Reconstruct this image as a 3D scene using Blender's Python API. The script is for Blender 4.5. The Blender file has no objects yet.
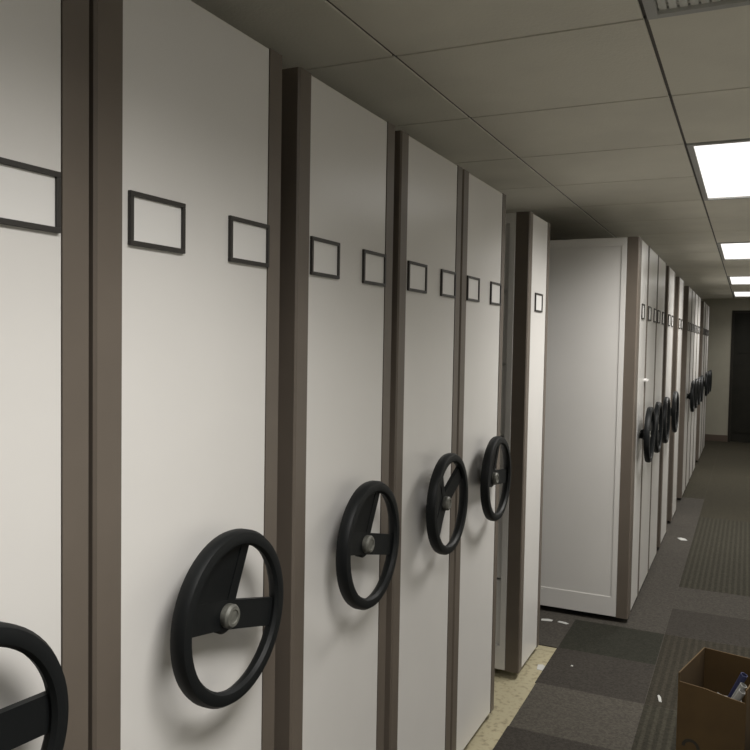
import bpy, bmesh, math, random
from mathutils import Matrix, Vector
random.seed(7)
C = bpy.context.scene.collection
S = 1.15                      # measured units -> metres
HB = 1.4433                   # eye height in measured units
def W(x, y, z): return Vector((x*S, y*S, (z+HB)*S))     # z is measured from eye height

# ---------------------------------------------------------------- materials
def mat(name, col, rough=.5, metal=0, bump=0, bscale=60, var=0, vscale=6, spec=.5, col2=None, vdet=4, fac=(0.35, .65)):
    m = bpy.data.materials.new(name); m.use_nodes = True
    nt = m.node_tree; b = nt.nodes['Principled BSDF']
    b.inputs['Roughness'].default_value = rough; b.inputs['Metallic'].default_value = metal
    b.inputs['Specular IOR Level'].default_value = spec
    b.inputs['Base Color'].default_value = (*col, 1)
    tc = nt.nodes.new('ShaderNodeTexCoord')
    if var or col2:
        n = nt.nodes.new('ShaderNodeTexNoise'); n.inputs['Scale'].default_value = vscale; n.inputs['Detail'].default_value = vdet
        nt.links.new(tc.outputs['Object'], n.inputs['Vector'])
        r = nt.nodes.new('ShaderNodeValToRGB')
        r.color_ramp.elements[0].position = fac[0]; r.color_ramp.elements[1].position = fac[1]
        a = col2 if col2 else tuple(c*(1-var) for c in col)
        r.color_ramp.elements[0].color = (*a, 1); r.color_ramp.elements[1].color = (*col, 1)
        nt.links.new(n.outputs['Fac'], r.inputs['Fac']); nt.links.new(r.outputs['Color'], b.inputs['Base Color'])
    if bump:
        n = nt.nodes.new('ShaderNodeTexNoise'); n.inputs['Scale'].default_value = bscale; n.inputs['Detail'].default_value = 3
        nt.links.new(tc.outputs['Object'], n.inputs['Vector'])
        bp = nt.nodes.new('ShaderNodeBump'); bp.inputs['Strength'].default_value = bump; bp.inputs['Distance'].default_value = .004
        nt.links.new(n.outputs['Fac'], bp.inputs['Height']); nt.links.new(bp.outputs['Normal'], b.inputs['Normal'])
    return m
def carpet_mat(name, col, stripe=0):
    m = mat(name, col, .95, bump=.6, bscale=260, var=.35, vscale=90, spec=.15)
    if stripe:
        nt = m.node_tree; b = nt.nodes['Principled BSDF']
        src = b.inputs['Base Color'].links[0].from_socket
        tc = nt.nodes.new('ShaderNodeTexCoord')
        sp = nt.nodes.new('ShaderNodeSeparateXYZ'); nt.links.new(tc.outputs['Object'], sp.inputs[0])
        mu = nt.nodes.new('ShaderNodeMath'); mu.operation = 'MULTIPLY'; mu.inputs[1].default_value = 2*math.pi/.036
        nt.links.new(sp.outputs['X'], mu.inputs[0])
        si = nt.nodes.new('ShaderNodeMath'); si.operation = 'SINE'; nt.links.new(mu.outputs[0], si.inputs[0])
        mr = nt.nodes.new('ShaderNodeMapRange'); mr.inputs[1].default_value = -.3; mr.inputs[2].default_value = .6
        mr.inputs[3].default_value = 1-stripe; mr.inputs[4].default_value = 1+stripe
        nt.links.new(si.outputs[0], mr.inputs[0])
        vm = nt.nodes.new('ShaderNodeVectorMath'); vm.operation = 'SCALE'
        nt.links.new(src, vm.inputs[0]); nt.links.new(mr.outputs[0], vm.inputs['Scale'])
        nt.links.new(vm.outputs[0], b.inputs['Base Color'])
    return m
def glow(name, col, strength):
    m = bpy.data.materials.new(name); m.use_nodes = True; b = m.node_tree.nodes['Principled BSDF']
    b.inputs['Base Color'].default_value = (*col, 1); b.inputs['Emission Color'].default_value = (*col, 1)
    b.inputs['Emission Strength'].default_value = strength
    return m
M = dict(
    white=mat('white_powder_coat', (.67, .655, .63), .28, bump=.03, bscale=9, var=.04, vscale=2.2),
    label=mat('label_paper', (.71, .70, .68), .45),
    steel=mat('grey_steel_sheet', (.50, .51, .50), .45, var=.1, vscale=4),
    trim=mat('brown_trim', (.130, .108, .087), .42, var=.1, vscale=5),
    black=mat('black_plastic', (.0065, .0075, .008), .5, bump=.05, bscale=200, spec=.2),
    frame=mat('dark_label_frame', (.028, .025, .022), .5),
    hub=mat('worn_grey_metal', (.16, .16, .14), .55, metal=.2, var=.5, vscale=60),
    rubber=mat('dark_gap', (.02, .02, .018), .9),
    tile=mat('ceiling_tile', (.83, .80, .70), .9, bump=.25, bscale=120, var=.07, vscale=3),
    grid=mat('ceiling_grid', (.12, .11, .10), .6),
    lframe=mat('light_frame', (.45, .45, .43), .4),
    vent=mat('vent_grille', (.78, .78, .74), .5),
    diff=glow('light_diffuser', (1, .985, .96), 1.15),
    beige=mat('beige_floor', (.34, .305, .20), .6, col2=(.20, .17, .105), vscale=38, vdet=9, fac=(.30, .50)),
    wall=mat('painted_wall', (.38, .36, .29), .8, bump=.1, bscale=40, var=.05),
    wall_light=mat('white_wall', (.72, .71, .66), .7, var=.04),
    base=mat('brown_baseboard', (.11, .08, .06), .5),
    door=mat('dark_door', (.022, .021, .016), .6, spec=.2, var=.2, vscale=5),
    dframe=mat('door_frame', (.028, .025, .02), .6, spec=.2),
    red=mat('red_enamel', (.16, .025, .02), .5),
    c_grey=carpet_mat('carpet_grey', (0.0779, 0.0706, 0.0587)),
    c_grey2=carpet_mat('carpet_grey_brown', (0.0667, 0.0605, 0.0517)),
    c_dark=carpet_mat('carpet_dark', (0.0460, 0.0410, 0.0349)),
    c_green=carpet_mat('carpet_dark_green', (0.0297, 0.0295, 0.0223)),
    c_olive=carpet_mat('carpet_olive', (0.0460, 0.0410, 0.0279)),
    c_str=carpet_mat('carpet_striped', (0.0445, 0.0410, 0.0300), .2),
    c_str2=carpet_mat('carpet_striped_faint', (0.0408, 0.0360, 0.0265), .15),
    card=mat('cardboard', (.088, .052, .017), .9, bump=.1, bscale=30, var=.18, vscale=7),
    ink=mat('black_ink', (.03, .025, .015), .8),
    scrap=mat('paper_scrap', (.42, .42, .40), .8),
    paper=mat('white_paper', (.30, .30, .285), .7),
    bluep=mat('dark_blue_card', (.03, .035, .09), .5),
    blackp=mat('black_film', (.012, .012, .014), .35),
)

# ---------------------------------------------------------------- mesh helpers (local metres, or measured coordinates via W)
class MB:
    def __init__(s): s.bm = bmesh.new(); s.mi = 0
    def box(s, p0, p1, mi=0, bev=0):
        x0, y0, z0 = p0; x1, y1, z1 = p1
        r = bmesh.ops.create_cube(s.bm, size=1)
        bmesh.ops.scale(s.bm, vec=(abs(x1-x0), abs(y1-y0), abs(z1-z0)), verts=r['verts'])
        bmesh.ops.translate(s.bm, vec=((x0+x1)/2, (y0+y1)/2, (z0+z1)/2), verts=r['verts'])
        fs = {f for v in r['verts'] for f in v.link_faces}
        for f in fs: f.material_index = mi
        if bev:
            es = {e for v in r['verts'] for e in v.link_edges}
            bmesh.ops.bevel(s.bm, geom=list(es), offset=bev, segments=2, affect='EDGES', profile=.7)
        return s
    def prism(s, pts, a0, a1, axis='X'):
        """extrude a 2D outline along an axis"""
        def P(u, v, w): return (w, u, v) if axis == 'X' else ((u, w, v) if axis == 'Y' else (u, v, w))
        A = [s.bm.verts.new(P(u, v, a0)) for u, v in pts]; B = [s.bm.verts.new(P(u, v, a1)) for u, v in pts]
        n = len(pts)
        s.bm.faces.new(A); s.bm.faces.new(B[::-1])
        for i in range(n): s.bm.faces.new((A[i], B[i], B[(i+1) % n], A[(i+1) % n]))
        return s
    def lathe(s, prof, n=48, a0=0, a1=2*math.pi):
        """prof: closed list of (radius, x); revolves about the X axis"""
        full = abs(a1-a0-2*math.pi) < 1e-6
        rings = []
        for i in range(n if full else n+1):
            a = a0+(a1-a0)*i/n
            rings.append([s.bm.verts.new((x, r*math.cos(a), r*math.sin(a))) for r, x in prof])
        k = len(prof); m = len(rings)
        for i in range(m if full else m-1):
            for j in range(k):
                try: s.bm.faces.new((rings[i][j], rings[(i+1) % m][j], rings[(i+1) % m][(j+1) % k], rings[i][(j+1) % k]))
                except ValueError: pass
        if not full:
            s.bm.faces.new(rings[0]); s.bm.faces.new(rings[-1][::-1])
        return s
    def cyl(s, r0, x0, r1, x1, n=24, cy=0, cz=0):
        A = [s.bm.verts.new((x0, cy+r0*math.cos(2*math.pi*i/n), cz+r0*math.sin(2*math.pi*i/n))) for i in range(n)]
        B = [s.bm.verts.new((x1, cy+r1*math.cos(2*math.pi*i/n), cz+r1*math.sin(2*math.pi*i/n))) for i in range(n)]
        s.bm.faces.new(A[::-1]); s.bm.faces.new(B)
        for i in range(n): s.bm.faces.new((A[i], A[(i+1) % n], B[(i+1) % n], B[i]))
        return s
    def build(s, name, mats, parent=None, loc=(0, 0, 0), smooth=False, rot=None):
        bmesh.ops.recalc_face_normals(s.bm, faces=s.bm.faces)
        me = bpy.data.meshes.new(name); s.bm.to_mesh(me); s.bm.free()
        if smooth:
            for p in me.polygons: p.use_smooth = True
            me.set_sharp_from_angle(angle=math.radians(35))
        for m in (mats if isinstance(mats, list) else [mats]): me.materials.append(m)
        o = bpy.data.objects.new(name, me); C.objects.link(o); o.location = loc
        if rot: o.rotation_euler = rot
        if parent: o.parent = parent
        return o
def tag(o, label, cat, group=None):
    o['label'] = label; o['category'] = cat
    if group: o['group'] = group
    return o
def thing(name, label, cat, loc=(0, 0, 0), rot=(0, 0, 0), group=None):
    o = bpy.data.objects.new(name, None); C.objects.link(o); o.location = loc; o.rotation_euler = rot
    o.empty_display_size = .1
    return tag(o, label, cat, group)
def struct(o): o['kind'] = 'structure'; return o

# ---------------------------------------------------------------- the room
X0, X1 = -2.75, 1.05; Y0, Y1 = -3.4, 13.0; HC = .7118
def wbox(mb, a, b, **k): mb.box(W(*a), W(*b), **k); return mb
struct(wbox(MB(), (X0-.1, Y0-.1, -HB-.12), (X1+.1, Y1+.1, -HB)).build('floor', M['beige']))
struct(wbox(MB(), (X0-.1, Y0-.1, -HB), (X0, Y1+.1, HC+.3)).build('wall_left', M['wall']))
struct(wbox(MB(), (X1, Y0-.1, -HB), (X1+.1, Y1+.1, HC+.3)).build('wall_right', M['wall_light']))
struct(wbox(MB(), (X0, Y0-.1, -HB), (X1, Y0, HC+.3)).build('wall_back', M['wall']))
DX0, DX1, DZ = -.246, .56, .535
mb = MB()
wbox(mb, (X0, Y1, -HB), (DX0, Y1+.1, HC+.3)); wbox(mb, (DX1, Y1, -HB), (X1, Y1+.1, HC+.3)); wbox(mb, (DX0, Y1, DZ), (DX1, Y1+.1, HC+.3))
struct(mb.build('wall_far', M['wall']))
d = struct(wbox(MB(), (DX0+.03, Y1+.03, -HB+.004), (DX1-.03, Y1+.06, DZ-.03)).build('door_1', M['door']))
mb = MB(); wbox(mb, (DX0, Y1-.012, -HB), (DX0+.035, Y1+.08, DZ)); wbox(mb, (DX1-.035, Y1-.012, -HB), (DX1, Y1+.08, DZ)); wbox(mb, (DX0+.035, Y1-.012, DZ-.035), (DX1-.035, Y1+.08, DZ))
mb.build('door_frame', M['dframe'], d)
mb = MB(); wbox(mb, (DX0+.08, Y1+.02, -.1), (DX0+.36, Y1+.03, DZ-.12)); wbox(mb, (DX0+.08, Y1+.02, -HB+.15), (DX0+.36, Y1+.03, -.25))
wbox(mb, (DX0+.44, Y1+.02, -.1), (DX0+.72, Y1+.03, DZ-.12)); wbox(mb, (DX0+.44, Y1+.02, -HB+.15), (DX0+.72, Y1+.03, -.25))
mb.build('door_panel', M['door'], d)
struct(wbox(MB(), (X0, Y1-.015, -HB), (DX0-.002, Y1, -HB+.1), bev=.003).build('baseboard_far', M['base']))
struct(wbox(MB(), (X1-.015, Y0, -HB), (X1, Y1, -HB+.1), bev=.003).build('baseboard_right', M['base']))

# carpet tiles laid over the old floor
CP = .4335
names = ['c_grey', 'c_grey2', 'c_dark', 'c_green', 'c_olive', 'c_str', 'c_str2']
mb = MB()
cols = [-.764+CP*i for i in range(-5, 5)]
for ci, x in enumerate(cols):
    col = ci-5
    for r in range(-12, 24):
        y = 2.85+CP*r*.985; y1 = y+CP*.985
        if y < Y0 or y > Y1: continue
        y1 = min(y1, Y1)
        if col < 0 and r < 2: continue
        if x < X0: continue
        xx1 = min(x+CP, X1-.016)
        rnd = random.random()
        if col == 0:
            k = {-2: 2, -1: 2, 0: 0, 1: 2, 2: 3}.get(r, 1 if r < 12 else 4)
        elif col < 0: k = 1
        elif col == 1:
            k = {0: 5, 1: 6, 2: 6, 3: 2, 4: 1}.get(r, 5 if r < 10 else 4)
            if r < 0: k = 5
        else:
            k = {0: 5, 1: 5, 2: 3, 3: 2, 4: 1}.get(r, 5 if r < 10 else 4)
            if r < 0: k = 5
        JX = (.002+.006*rnd) if col == 0 else 0
        dz = .0045+.0006*random.random()
        mb.box(W(x-JX, max(y, Y0), -HB+.0001), W(xx1, y1, -HB+dz), mi=k, bev=.0012)
o = struct(mb.build('floor_carpet', [M[n] for n in names]))

# ceiling: tiles hung with a dark grid showing between them
TX, TY = .6, .59
gx0 = -.8293; gy0 = 1.838
lights_y = [(-2.88, -1.70), (.07, 1.248), (3.02, 4.2), (5.97, 7.15), (8.85, 10.03), (11.3, 12.48)]
LX = (gx0+TX, gx0+2*TX)
vent = (1.248, 1.838)
mb = MB()
i = -5
while gx0+TX*i < X1:
    xa, xb = max(gx0+TX*i, X0), min(gx0+TX*(i+1), X1)
    ys = []
    j = -9
    while gy0+TY*j < Y1:
        ys.append((max(gy0+TY*j, Y0), min(gy0+TY*(j+1), Y1))); j += 1
    for ya, yb in ys:
        if yb <= ya or xb <= xa: continue
        segs = [(ya, yb)]
        if i == 1:
            for (la, lb) in lights_y+[vent]:
                ns = []
                for a, b in segs:
                    if lb <= a+.02 or la >= b-.02: ns.append((a, b)); continue
                    if a < la-.01: ns.append((a, la))
                    if b > lb+.01: ns.append((lb, b))
                segs = ns
        for a, b in segs:
            mb.box(W(xa+.0045, a+.0042, HC), W(xb-.0045, b-.0042, HC+.012), bev=.0015)
    i += 1
struct(mb.build('ceiling', M['tile']))
struct(wbox(MB(), (X0, Y0, HC+.125), (X1, Y1, HC+.2)).build('ceiling_slab', M['grid']))
mb = MB()
i = -5
while gx0+TX*i < X1:
    x = gx0+TX*i
    if x > X0: wbox(mb, (x-.012, Y0, HC+.0045), (x+.012, Y1, HC+.03))
    i += 1
j = -9
while gy0+TY*j < Y1:
    y = gy0+TY*j
    if y > Y0:
        inl = any(la+.02 < y < lb-.02 for la, lb in lights_y)
        if inl:
            wbox(mb, (X0, y-.010, HC+.0045), (LX[0], y+.010, HC+.012)); wbox(mb, (LX[1], y-.010, HC+.0045), (X1, y+.010, HC+.012))
        else: wbox(mb, (X0, y-.010, HC+.0045), (X1, y+.010, HC+.012))
    j += 1
struct(mb.build('ceiling_grid', M['grid']))

light_labels = [None,
    None,
    'largest and nearest lit square ceiling light at the right edge',
    'second nearest lit ceiling light, behind the big one at the right edge',
    'third lit ceiling light along the aisle, second from the far wall',
    'smallest and farthest lit ceiling light, nearest the far wall and dark door']
LP = [14, 31, 40, 34, 30, 11]
def add_lamp(y0, y1, power, parent):
    L = bpy.data.lights.new('lamp', 'AREA'); L.shape = 'RECTANGLE'
    L.size = (TX-.08)*S; L.size_y = (y1-y0-.08)*S; L.energy = power; L.color = (1, .972, .932); L.spread = math.radians(134 if power < 35 else 150)
    lo = bpy.data.objects.new('lamp', L); C.objects.link(lo); lo.parent = parent
    lo.location = (0, 0, -.012)
    return lo
for k, (a, b) in enumerate(lights_y):
    c = W((LX[0]+LX[1])/2, (a+b)/2, HC)
    lab = light_labels[k] or ['square ceiling light at the rear end of the aisle, behind the viewer', 'ceiling light directly overhead, just before the grey air vent'][k]
    t = thing('ceiling_light', lab, 'light', c, group='ceiling lights along the aisle')
    hx, hy = TX*S/2-.006, (b-a)*S/2-.004; w = .024
    mb = MB()
    mb.box((-hx, -hy, -.006), (-hx+w, hy, .05), bev=.002); mb.box((hx-w, -hy, -.006), (hx, hy, .05), bev=.002)
    mb.box((-hx+w, -hy, -.006), (hx-w, -hy+w, .05), bev=.002); mb.box((-hx+w, hy-w, -.006), (hx-w, hy, .05), bev=.002)
    mb.build('frame', M['lframe'], t)
    MB().box((-hx+w, -hy+w, .004), (hx-w, hy-w, .012)).build('diffuser', M['diff'], t)
    add_lamp(a, b, LP[k], t)
# vent
t = thing('ceiling_vent', 'grey perforated air vent panel in the ceiling above the aisle', 'vent', W((LX[0]+LX[1])/2, sum(vent)/2, HC))
hx, hy = TX*S/2-.006, (vent[1]-vent[0])*S/2-.004; w = .026
mb = MB()
mb.box((-hx, -hy, -.006), (-hx+w, hy, .04), bev=.002); mb.box((hx-w, -hy, -.006), (hx, hy, .04), bev=.002)
mb.box((-hx+w, -hy, -.006), (hx-w, -hy+w, .04), bev=.002); mb.box((-hx+w, hy-w, -.006), (hx-w, hy, .04), bev=.002)
mb.build('frame', M['lframe'], t)
MB().box((-hx+w, -hy+w, .03), (hx-w, hy-w, .035)).build('backing', M['grid'], t)
mb = MB(); n = 26
for q in range(n):
    u = -hx+w+(2*hx-2*w)*(q+.5)/n
    mb.box((u-.009, -hy+w, .004), (u+.009, hy-w, .008))
for q in range(n):
    v = -hy+w+(2*hy-2*w)*(q+.5)/n
    mb.box((-hx+w, v-.0085, .0085), (hx-w, v+.0085, .011))
mb.build('grille', M['vent'], t)

# ---------------------------------------------------------------- compact shelving units
def wheel(parent, loc, ang):
    R = .1495*S
    mb = MB(); XS, XE = .003, .020       # dish: the web sits deep at the boss and rises to the rim
    def dish(r): return XS+(XE-XS)*max(0, min(1, (r-.03)/(R-.05)))
    def web(fn, nu, nv, th=.013):
        """fn(u, v) -> (y, z) sheet of thickness th following the dish"""
        F, B = [], []
        for i in range(nu+1):
            F.append([]); B.append([])
            for j in range(nv+1):
                y, z = fn(i/nu, j/nv); x = dish(math.hypot(y, z))
                F[-1].append(mb.bm.verts.new((x+th, y, z))); B[-1].append(mb.bm.verts.new((x, y, z)))
        for i in range(nu):
            for j in range(nv):
                mb.bm.faces.new((F[i][j], F[i+1][j], F[i+1][j+1], F[i][j+1])); mb.bm.faces.new((B[i][j], B[i][j+1], B[i+1][j+1], B[i+1][j]))
        for i in range(nu):
            for j in (0, nv): mb.bm.faces.new((F[i][j], F[i+1][j], B[i+1][j], B[i][j]))
        for j in range(nv):
            for i in (0, nu): mb.bm.faces.new((F[i][j], F[i][j+1], B[i][j+1], B[i][j]))
    # rim: rounded section
    prof = [(R-.003, .014), (R, .022), (R, .036), (R-.005, .044), (R-.016, .047), (R-.026, .045), (R-.031, .038), (R-.029, .028), (R-.022, .018), (R-.012, .012)]
    mb.lathe(prof, 64)
    Q = R-.018
    # cross bar, upright spoke and the filled quarter between them
    web(lambda u, v: (-Q+2*Q*u, -.029+.058*v), 20, 2)
    web(lambda u, v: (-.004+.026*v, Q*u), 10, 2)
    web(lambda u, v: ((.004+(Q-.004)*v)*math.cos(math.pi/2*(1+u)), (.004+(Q-.004)*v)*math.sin(math.pi/2*(1+u))), 14, 8, .011)
    # boss and shaft
    mb.lathe([(0.0001, -.026), (.026, -.026), (.030, -.012), (.037, -.006), (.038, .010), (.033, .015), (.0001, .015)], 32)
    o = mb.build('hand_wheel', M['black'], parent, loc, smooth=True, rot=(ang, 0, 0))
    cap = MB(); cap.lathe([(.0001, .013), (.022, .013), (.024, .018), (.024, .029), (.020, .034), (.014, .0345), (.013, .032), (.0001, .032)], 28)
    cap.build('hub_cap', M['hub'], o, smooth=True)
    return o

def unit(xf, y0, tl, wh, tr, labels, wang, label, depth=1.75, back=False, ztop=.549, side=.058, latch=False, latchz=-.196, wheelc=None, recess=.001):
    """xf front plane, y0 start, tl left trim, wh panel width, tr right trim (measured units)"""
    zt = ztop
    yl = y0+tl; yr = yl+wh; ye = yr+tr
    base = W(xf, y0, -HB)
    t = thing('mobile_shelving_unit', label, 'shelving unit', base, group='mobile shelving units along the aisle')
    H = (zt+HB)*S; z0 = .040
    L = lambda v: (v-y0)*S
    # white front sheet
    MB().box((-.02, L(yl)+.0012, z0), (-.002, L(yr)-.0012, H), bev=.0015).build('front_panel', M['white'], t)
    # corner trims: an L section folded back along the side
    sd = side*S
    def trim(a, b, s):
        mb = MB()
        if s < 0: pts = [(a, -sd), (a, -.005), (a+.005, 0), (b, 0), (b, -.022), (a+.012, -.022), (a+.012, -sd)]
        else: pts = [(b, -sd), (b, -.005), (b-.005, 0), (a, 0), (a, -.022), (b-.012, -.022), (b-.012, -sd)]
        mb.prism([(x, y) for y, x in pts], z0-.006, H+.002, 'Z')
        mb.build('edge_trim', M['trim'], t)
    trim(0, L(yl), -1); trim(L(yr), L(ye), 1)
    D = depth*S; w = L(ye)
    # undercarriage
    mb = MB()
    mb.box((-D, .012, z0+.012), (-.024, w-.012, z0+.10), bev=.002)
    mb.build('base_frame', M['steel'], t)
    for xx in (-.25, -D+.25):
        for yy in (.05, w-.05):
            MB().lathe([(.0001, -.008), (.0315, -.008), (.0315, .008), (.0001, .008)], 16).build('rail_wheel', M['black'], t, (xx, yy, .0325), smooth=True, rot=(0, 0, math.pi/2))
    top = MB().box((-D, .006, H-.022), (-.024, w-.006, H-.002), bev=.002).build('top_panel', M['white'], t)
    # uprights
    for q in range(3):
        xa = -.03-(D-.06)*q/2; hw = .010 if q == 0 else .012
        MB().box((xa-hw, .010, z0+.10), (xa+hw, w-.010, H-.022), bev=.002).build('upright', M['steel'], t)
    if back:      # closed sheet with a frame on the side that looks up the aisle
        mb = MB()
        mb.box((-D, recess if recess > .005 else -.0025, z0+.02), (-sd-.001, recess+.004, H-.004), bev=.001)
        f = .03
        for (xa, xb, za, zb) in ((-D, -sd-.001, H-.05, H-.002), (-D, -sd-.001, z0, z0+.115), (-sd-.030, -sd-.001, z0+.115, H-.05), (-D, -D+.03, z0+.115, H-.05)):
            mb.box((xa, -.006, za), (xb, recess-.0005, zb), bev=.0012)
        mb.build('side_panel', M['white'], t)
    else:
        MB().box((-D+.02, w/2-.003, z0+.10), (-.06, w/2+.003, H-.022)).build('centre_panel', M['steel'], t)
    for q in range(1, 6):
        zz = z0+.10+(H-z0-.12)*q/6
        MB().box((-D+.014, .010, zz-.012), (-.062, w-.010, zz), bev=.002).build('shelf', M['white'], t)
    # label holders
    for (a, b) in labels:
        za, zb = .1355, .2165
        mb = MB(); fw = .0085
        A, B = L(a), L(b); zA, zB = (za+HB)*S, (zb+HB)*S
        mb.box((-.002, A, zA), (.005, B, zA+fw), bev=.001); mb.box((-.002, A, zB-fw), (.005, B, zB), bev=.001)
        mb.box((-.002, A, zA+fw), (.005, A+fw, zB-fw), bev=.001); mb.box((-.002, B-fw, zA+fw), (.005, B, zB-fw), bev=.001)
        lf = mb.build('label_holder', M['frame'], t)
        MB().box((-.0015, A+fw, zA+fw), (.0005, B-fw, zB-fw)).build('label_card', M['label'], lf)
    if wang is not None:
        wc = L((yl+yr)/2) if wheelc is None else L(wheelc)
        MB().cyl(.030, -.004, .028, .006).cyl(.014, .0, .014, .034).build('wheel_shaft', M['hub'], t, (0, wc, (-.481+HB)*S))
        wheel(t, (.030, wc, (-.481+HB)*S), wang)
    if latch:
        zl = (latchz+HB)*S
        mb = MB(); mb.cyl(.012, -.002, .012, .016, cy=L(yr)-.012, cz=zl); mb.box((.012, L(yr)-.05, zl-.007), (.024, L(yr)+.05, zl+.007), bev=.002)
        mb.build('latch', M['label'], t)
    return t

XN = -.842; XF = -.517
R = math.radians
unit(XN, .345, .052, .391, .051, [(.655, .782)], R(0), 'shelving unit at the left edge, cut off by the frame, wheel in the bottom corner')
unit(XN, .847, .053, .391, .047, [(.913, 1.040), (1.164, 1.290)], R(-13), 'largest fully visible shelving unit with the big black wheel, second from left', wheelc=1.113)
unit(XN, 1.400, .047, .386, .048, [(1.453, 1.579), (1.702, 1.829)], R(-13), 'third shelving unit from the left, set off by a gap on its near side', wheelc=1.662)
unit(XN, 1.921, .047, .396, .047, [(1.978, 2.112), (2.232, 2.358)], R(38), 'fourth shelving unit from the left, its wheel almost fully dark and closed', wheelc=2.198)
unit(XN, 2.421, .050, .394, .045, [(2.474, 2.600), (2.734, 2.859)], R(-4), 'fifth shelving unit from the left, last before the narrow open gap', wheelc=2.693)
unit(XN, 3.268, .050, .275, .045, [(3.385, 3.512)], None, 'narrow shelving unit without a wheel, beyond the open gap in the near row', back=True, depth=1.75, ztop=.545, side=.06, recess=.010)
# far block, standing further out into the aisle
far = [
 (4.185, .11, .30, .02, [(4.365, 4.47)], 20, 'first unit of the far block with a wide white side and small latch', dict(back=True, latch=True)),
 (4.625, .02, .45, .02, [(4.66, 4.79), (4.95, 5.08)], -40, 'second unit of the far block, close against the one with the white side', {}),
 (5.125, .02, .45, .02, [(5.16, 5.29), (5.45, 5.58)], 70, 'third unit of the far block, just before its first dark gap', {}),
 (5.80, .06, .43, .05, [(5.88, 6.01), (6.14, 6.27)], 10, 'fourth unit of the far block, bright front between two dark gaps', {}),
 (6.72, .06, .40, .05, [(6.80, 6.93), (7.04, 7.17)], None, 'fifth unit of the far block, greyer front before the widest dark gap', {}),
 (7.78, .06, .41, .04, [(7.86, 7.99), (8.11, 8.24)], 30, 'sixth unit of the far block, first after the widest dark gap', {}),
 (8.31, .04, .41, .04, [(8.37, 8.50), (8.62, 8.75)], 100, 'seventh unit of the far block, left of the bright strip', {}),
 (8.82, .04, .42, .04, [(8.88, 9.01), (9.13, 9.26)], -20, 'eighth unit of the far block, the brightest narrow strip in the distance', {}),
 (9.34, .04, .42, .04, [(9.40, 9.53), (9.65, 9.78)], 50, 'ninth unit of the far block, behind the brightest narrow strip', {}),
 (10.45, .05, .41, .04, [(10.52, 10.65), (10.77, 10.90)], 5, 'tenth unit of the far block, third from the far wall', {}),
 (10.98, .04, .42, .04, [(11.04, 11.17), (11.29, 11.42)], -60, 'eleventh unit of the far block, second from the far wall', {}),
 (11.51, .04, .42, .04, [(11.57, 11.70), (11.82, 11.95)], 15, 'last unit of the far block, nearest the far wall and dark door', {}),
]
for (y0, tl, wh, tr, lb, an, lab, kw) in far:
    unit(XF, y0, tl, wh, tr, lb, None if an is None else R(an), lab, depth=2.0, ztop=.543, **kw)

# ---------------------------------------------------------------- cardboard box with rolls and papers
def bpt(x, y, z): return W(x, y, z)
bl = Vector((-.110, 3.07)); fl = Vector((-.176, 2.79))
u = (fl-bl); ln = u.length; u /= ln; v = Vector((-u.y, u.x))
if v.x < 0: v = -v
yaw = math.atan2(v.y, v.x)
hbx = .345
org = W(fl.x, fl.y, -HB+.0052)
t = thing('cardboard_box', 'open brown cardboard box on the carpet, holding papers, at the lower right', 'box', org, (0, 0, yaw))
Lx, Ly, Hh, th = .245, ln*S, hbx*S, .005
mb = MB()
mb.box((0, 0, 0), (Lx, Ly, th))
mb.box((0, 0, th), (th, Ly, Hh), bev=.001); mb.box((Lx-th, 0, th), (Lx, Ly, Hh), bev=.001); mb.box((th, Ly-th, th), (Lx-th, Ly, Hh), bev=.001)
mb.prism([(th, th), (Lx-th, th), (Lx-th, Hh-.05), (.18, Hh-.045), (.10, Hh-.036), (th, Hh-.034)], 0, th, 'Y')
mb.build('carton', M['card'], t)
mb = MB()   # printed round mark on the front side
ring = []
for r_, sgn in ((.034, 1), (.022, -1)):
    for q in range(13):
        a = math.pi*(q/12) if sgn > 0 else math.pi*(1-q/12)
        ring.append((.055+r_*math.cos(a), .118+r_*math.sin(a)))
mb.prism(ring, -.0008, 0, 'Y'); mb.build('printed_mark', M['ink'], t)
def tube(name, lab, cat, p, q, r, m, group=None, hollow=True, cap=None):
    """rolled sheet between two points in the box frame"""
    p, q = Vector(p), Vector(q); d = (q-p); l = d.length
    R_ = Matrix.Rotation(yaw, 4, 'Z')
    base = Vector(org)+R_.to_3x3() @ p
    rot = (R_.to_3x3() @ d).to_track_quat('X', 'Z').to_euler()
    mb = MB()
    if hollow: mb.lathe([(r, 0), (r, l), (r*.82, l), (r*.82, 0)], 20)
    else: mb.cyl(r, 0, r, l, 18)
    o = mb.build(name, m, None, base, smooth=True); o.rotation_euler = rot
    return tag(o, lab, cat, group)
tube('paper_roll', 'white paper roll nearest the front, leaning out of the cardboard box', 'paper roll', (.05, .045, .03), (.222, .035, .375), .013, M['paper'], None)
tube('paper_roll', 'dark blue roll leaning out of the cardboard box behind the white ones', 'paper roll', (.05, .115, .03), (.215, .085, .42), .013, M['bluep'], None)
tube('paper_roll', 'white paper roll in the cardboard box, just in front of the dark blue one', 'paper roll', (.05, .08, .03), (.220, .060, .39), .013, M['paper'], None)
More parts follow.
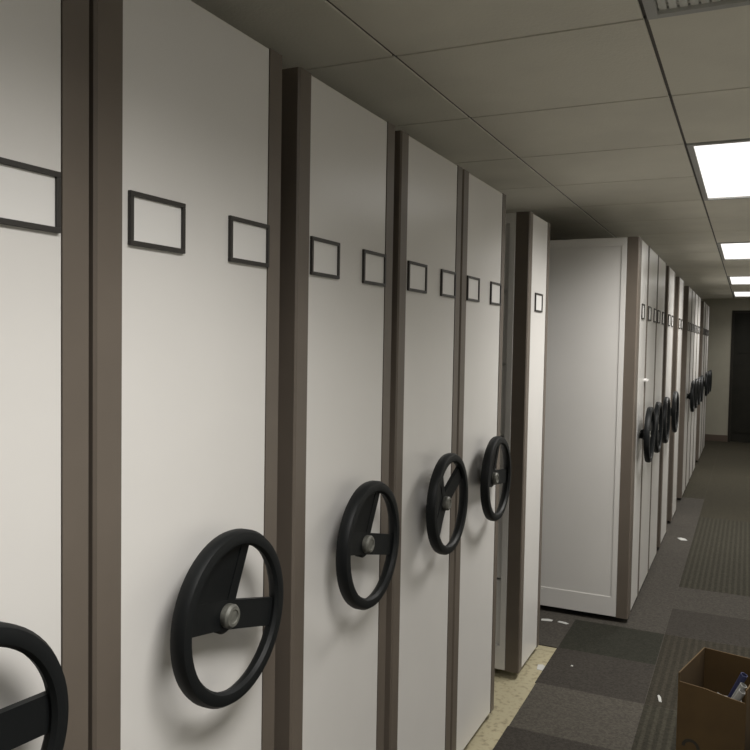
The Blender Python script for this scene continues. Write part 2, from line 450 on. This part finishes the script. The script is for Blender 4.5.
def sheet(name, lab, cat, x, y, z, w, h, yaw_, tilt, m, bend=.02, roll=0):
    """curled sheet with real thickness placed in the box frame"""
    mb = MB(); n = 8; g = []; gb = []
    for i in range(n+1):
        r1, r2 = [], []
        for j in range(n+1):
            a, b = i/n-.5, j/n-.5
            zz = bend*(a*a*2+b*b*1.2+.3*a*b)
            r1.append(mb.bm.verts.new((a*w, b*h, zz))); r2.append(mb.bm.verts.new((a*w, b*h, zz-.0012)))
        g.append(r1); gb.append(r2)
    for i in range(n):
        for j in range(n):
            mb.bm.faces.new((g[i][j], g[i+1][j], g[i+1][j+1], g[i][j+1])); mb.bm.faces.new((gb[i][j], gb[i][j+1], gb[i+1][j+1], gb[i+1][j]))
    for j in range(n):
        for r in (0, n):
            mb.bm.faces.new((g[r][j], g[r][j+1], gb[r][j+1], gb[r][j])); mb.bm.faces.new((g[j][r], g[j+1][r], gb[j+1][r], gb[j][r]))
    R3 = Matrix.Rotation(yaw, 3, 'Z')
    o = mb.build(name, m, None, Vector(org)+R3 @ Vector((x, y, z)), smooth=True)
    o.rotation_euler = (Matrix.Rotation(yaw+yaw_, 3, 'Z') @ Matrix.Rotation(tilt, 3, 'X') @ Matrix.Rotation(roll, 3, 'Y')).to_euler()
    return tag(o, lab, cat)
sheet('paper_sheet', 'crumpled grey white paper sheet inside the cardboard box', 'paper', .145, .19, .235, .085, .09, .5, R(24), M['paper'], .04)
bg = MB()
bmesh.ops.create_icosphere(bg.bm, subdivisions=4, radius=1)
from mathutils import noise
for v_ in bg.bm.verts:
    c = v_.co.copy(); k = 1+.28*noise.noise(c*1.9)+.12*noise.noise(c*5.3)+.04*noise.noise(c*13)
    z = c.z
    pinch = 1-.25*max(0, z)**2
    v_.co = Vector((c.x*.082*k*pinch, c.y*.12*k*pinch, max(-.135, z*.15*k)))
R3 = Matrix.Rotation(yaw, 3, 'Z')
bag = bg.build('plastic_bag', M['blackp'], None, Vector(org)+R3 @ Vector((Lx+.115, .03, .1352)), smooth=True)
tag(bag, 'black plastic bag on the floor against the right side of the cardboard box', 'bag')

# ---------------------------------------------------------------- litter on the floor
def scrap(x, y, w, h, a, lab, z=.0055, m='scrap'):
    mb = MB()
    pts = [(-w/2, -h/2), (w*.35, -h*.6), (w/2, h*.1), (w*.1, h*.5), (-w*.45, h*.4)]
    mb.prism(pts, 0, .0018, 'Z')
    o = mb.build('paper_scrap', M[m], None, W(x, y, -HB)+Vector((0, 0, z)), rot=(0, 0, a))
    return tag(o, lab, 'paper scrap')
scrap(-.40, 6.24, .060, .09, .5, 'small white paper scrap on the carpet beside the far block of shelving')
scrap(-.28, 3.36, .014, .07, .2, 'thin white scrap on the carpet just left of the cardboard box')
scrap(-.90, 4.05, .07, .035, .3, 'white paper scrap on the carpet below the white side panel, left of two')
scrap(-.815, 4.05, .065, .025, -.2, 'white paper scrap on the carpet below the white side panel, right of two')
scrap(-.785, 3.45, .045, .07, .2, 'pale flake on the beige floor strip beside the narrow unit', z=.0004)
scrap(-.665, 3.52, .012, .015, 0, 'tiny white speck on the dark carpet beside the beige floor strip')

# ---------------------------------------------------------------- camera and view
cam = bpy.data.cameras.new('camera'); co = bpy.data.objects.new('camera', cam); C.objects.link(co)
cam.sensor_width = 36; cam.lens = 789.628/750*36; cam.clip_start = .02
yw, pt, rl = .441457, .0442398, -.0173503
fwd = Vector((-math.sin(yw)*math.cos(pt), math.cos(yw)*math.cos(pt), -math.sin(pt)))
rt = Vector((math.cos(yw), math.sin(yw), 0)); up = rt.cross(fwd)
r2 = rt*math.cos(rl)-up*math.sin(rl); u2 = rt*math.sin(rl)+up*math.cos(rl)
m3 = Matrix((r2, u2, -fwd)).transposed()
co.matrix_world = Matrix.Translation(W(0, 0, 0)) @ m3.to_4x4()
bpy.context.scene.camera = co
w = bpy.data.worlds.new('world'); bpy.context.scene.world = w; w.use_nodes = True
w.node_tree.nodes['Background'].inputs[0].default_value = (.02, .02, .02, 1)
vs = bpy.context.scene.view_settings
vs.view_transform = 'Standard'; vs.look = 'None'; vs.gamma = 1; vs.use_curve_mapping = False
vs.exposure = .1
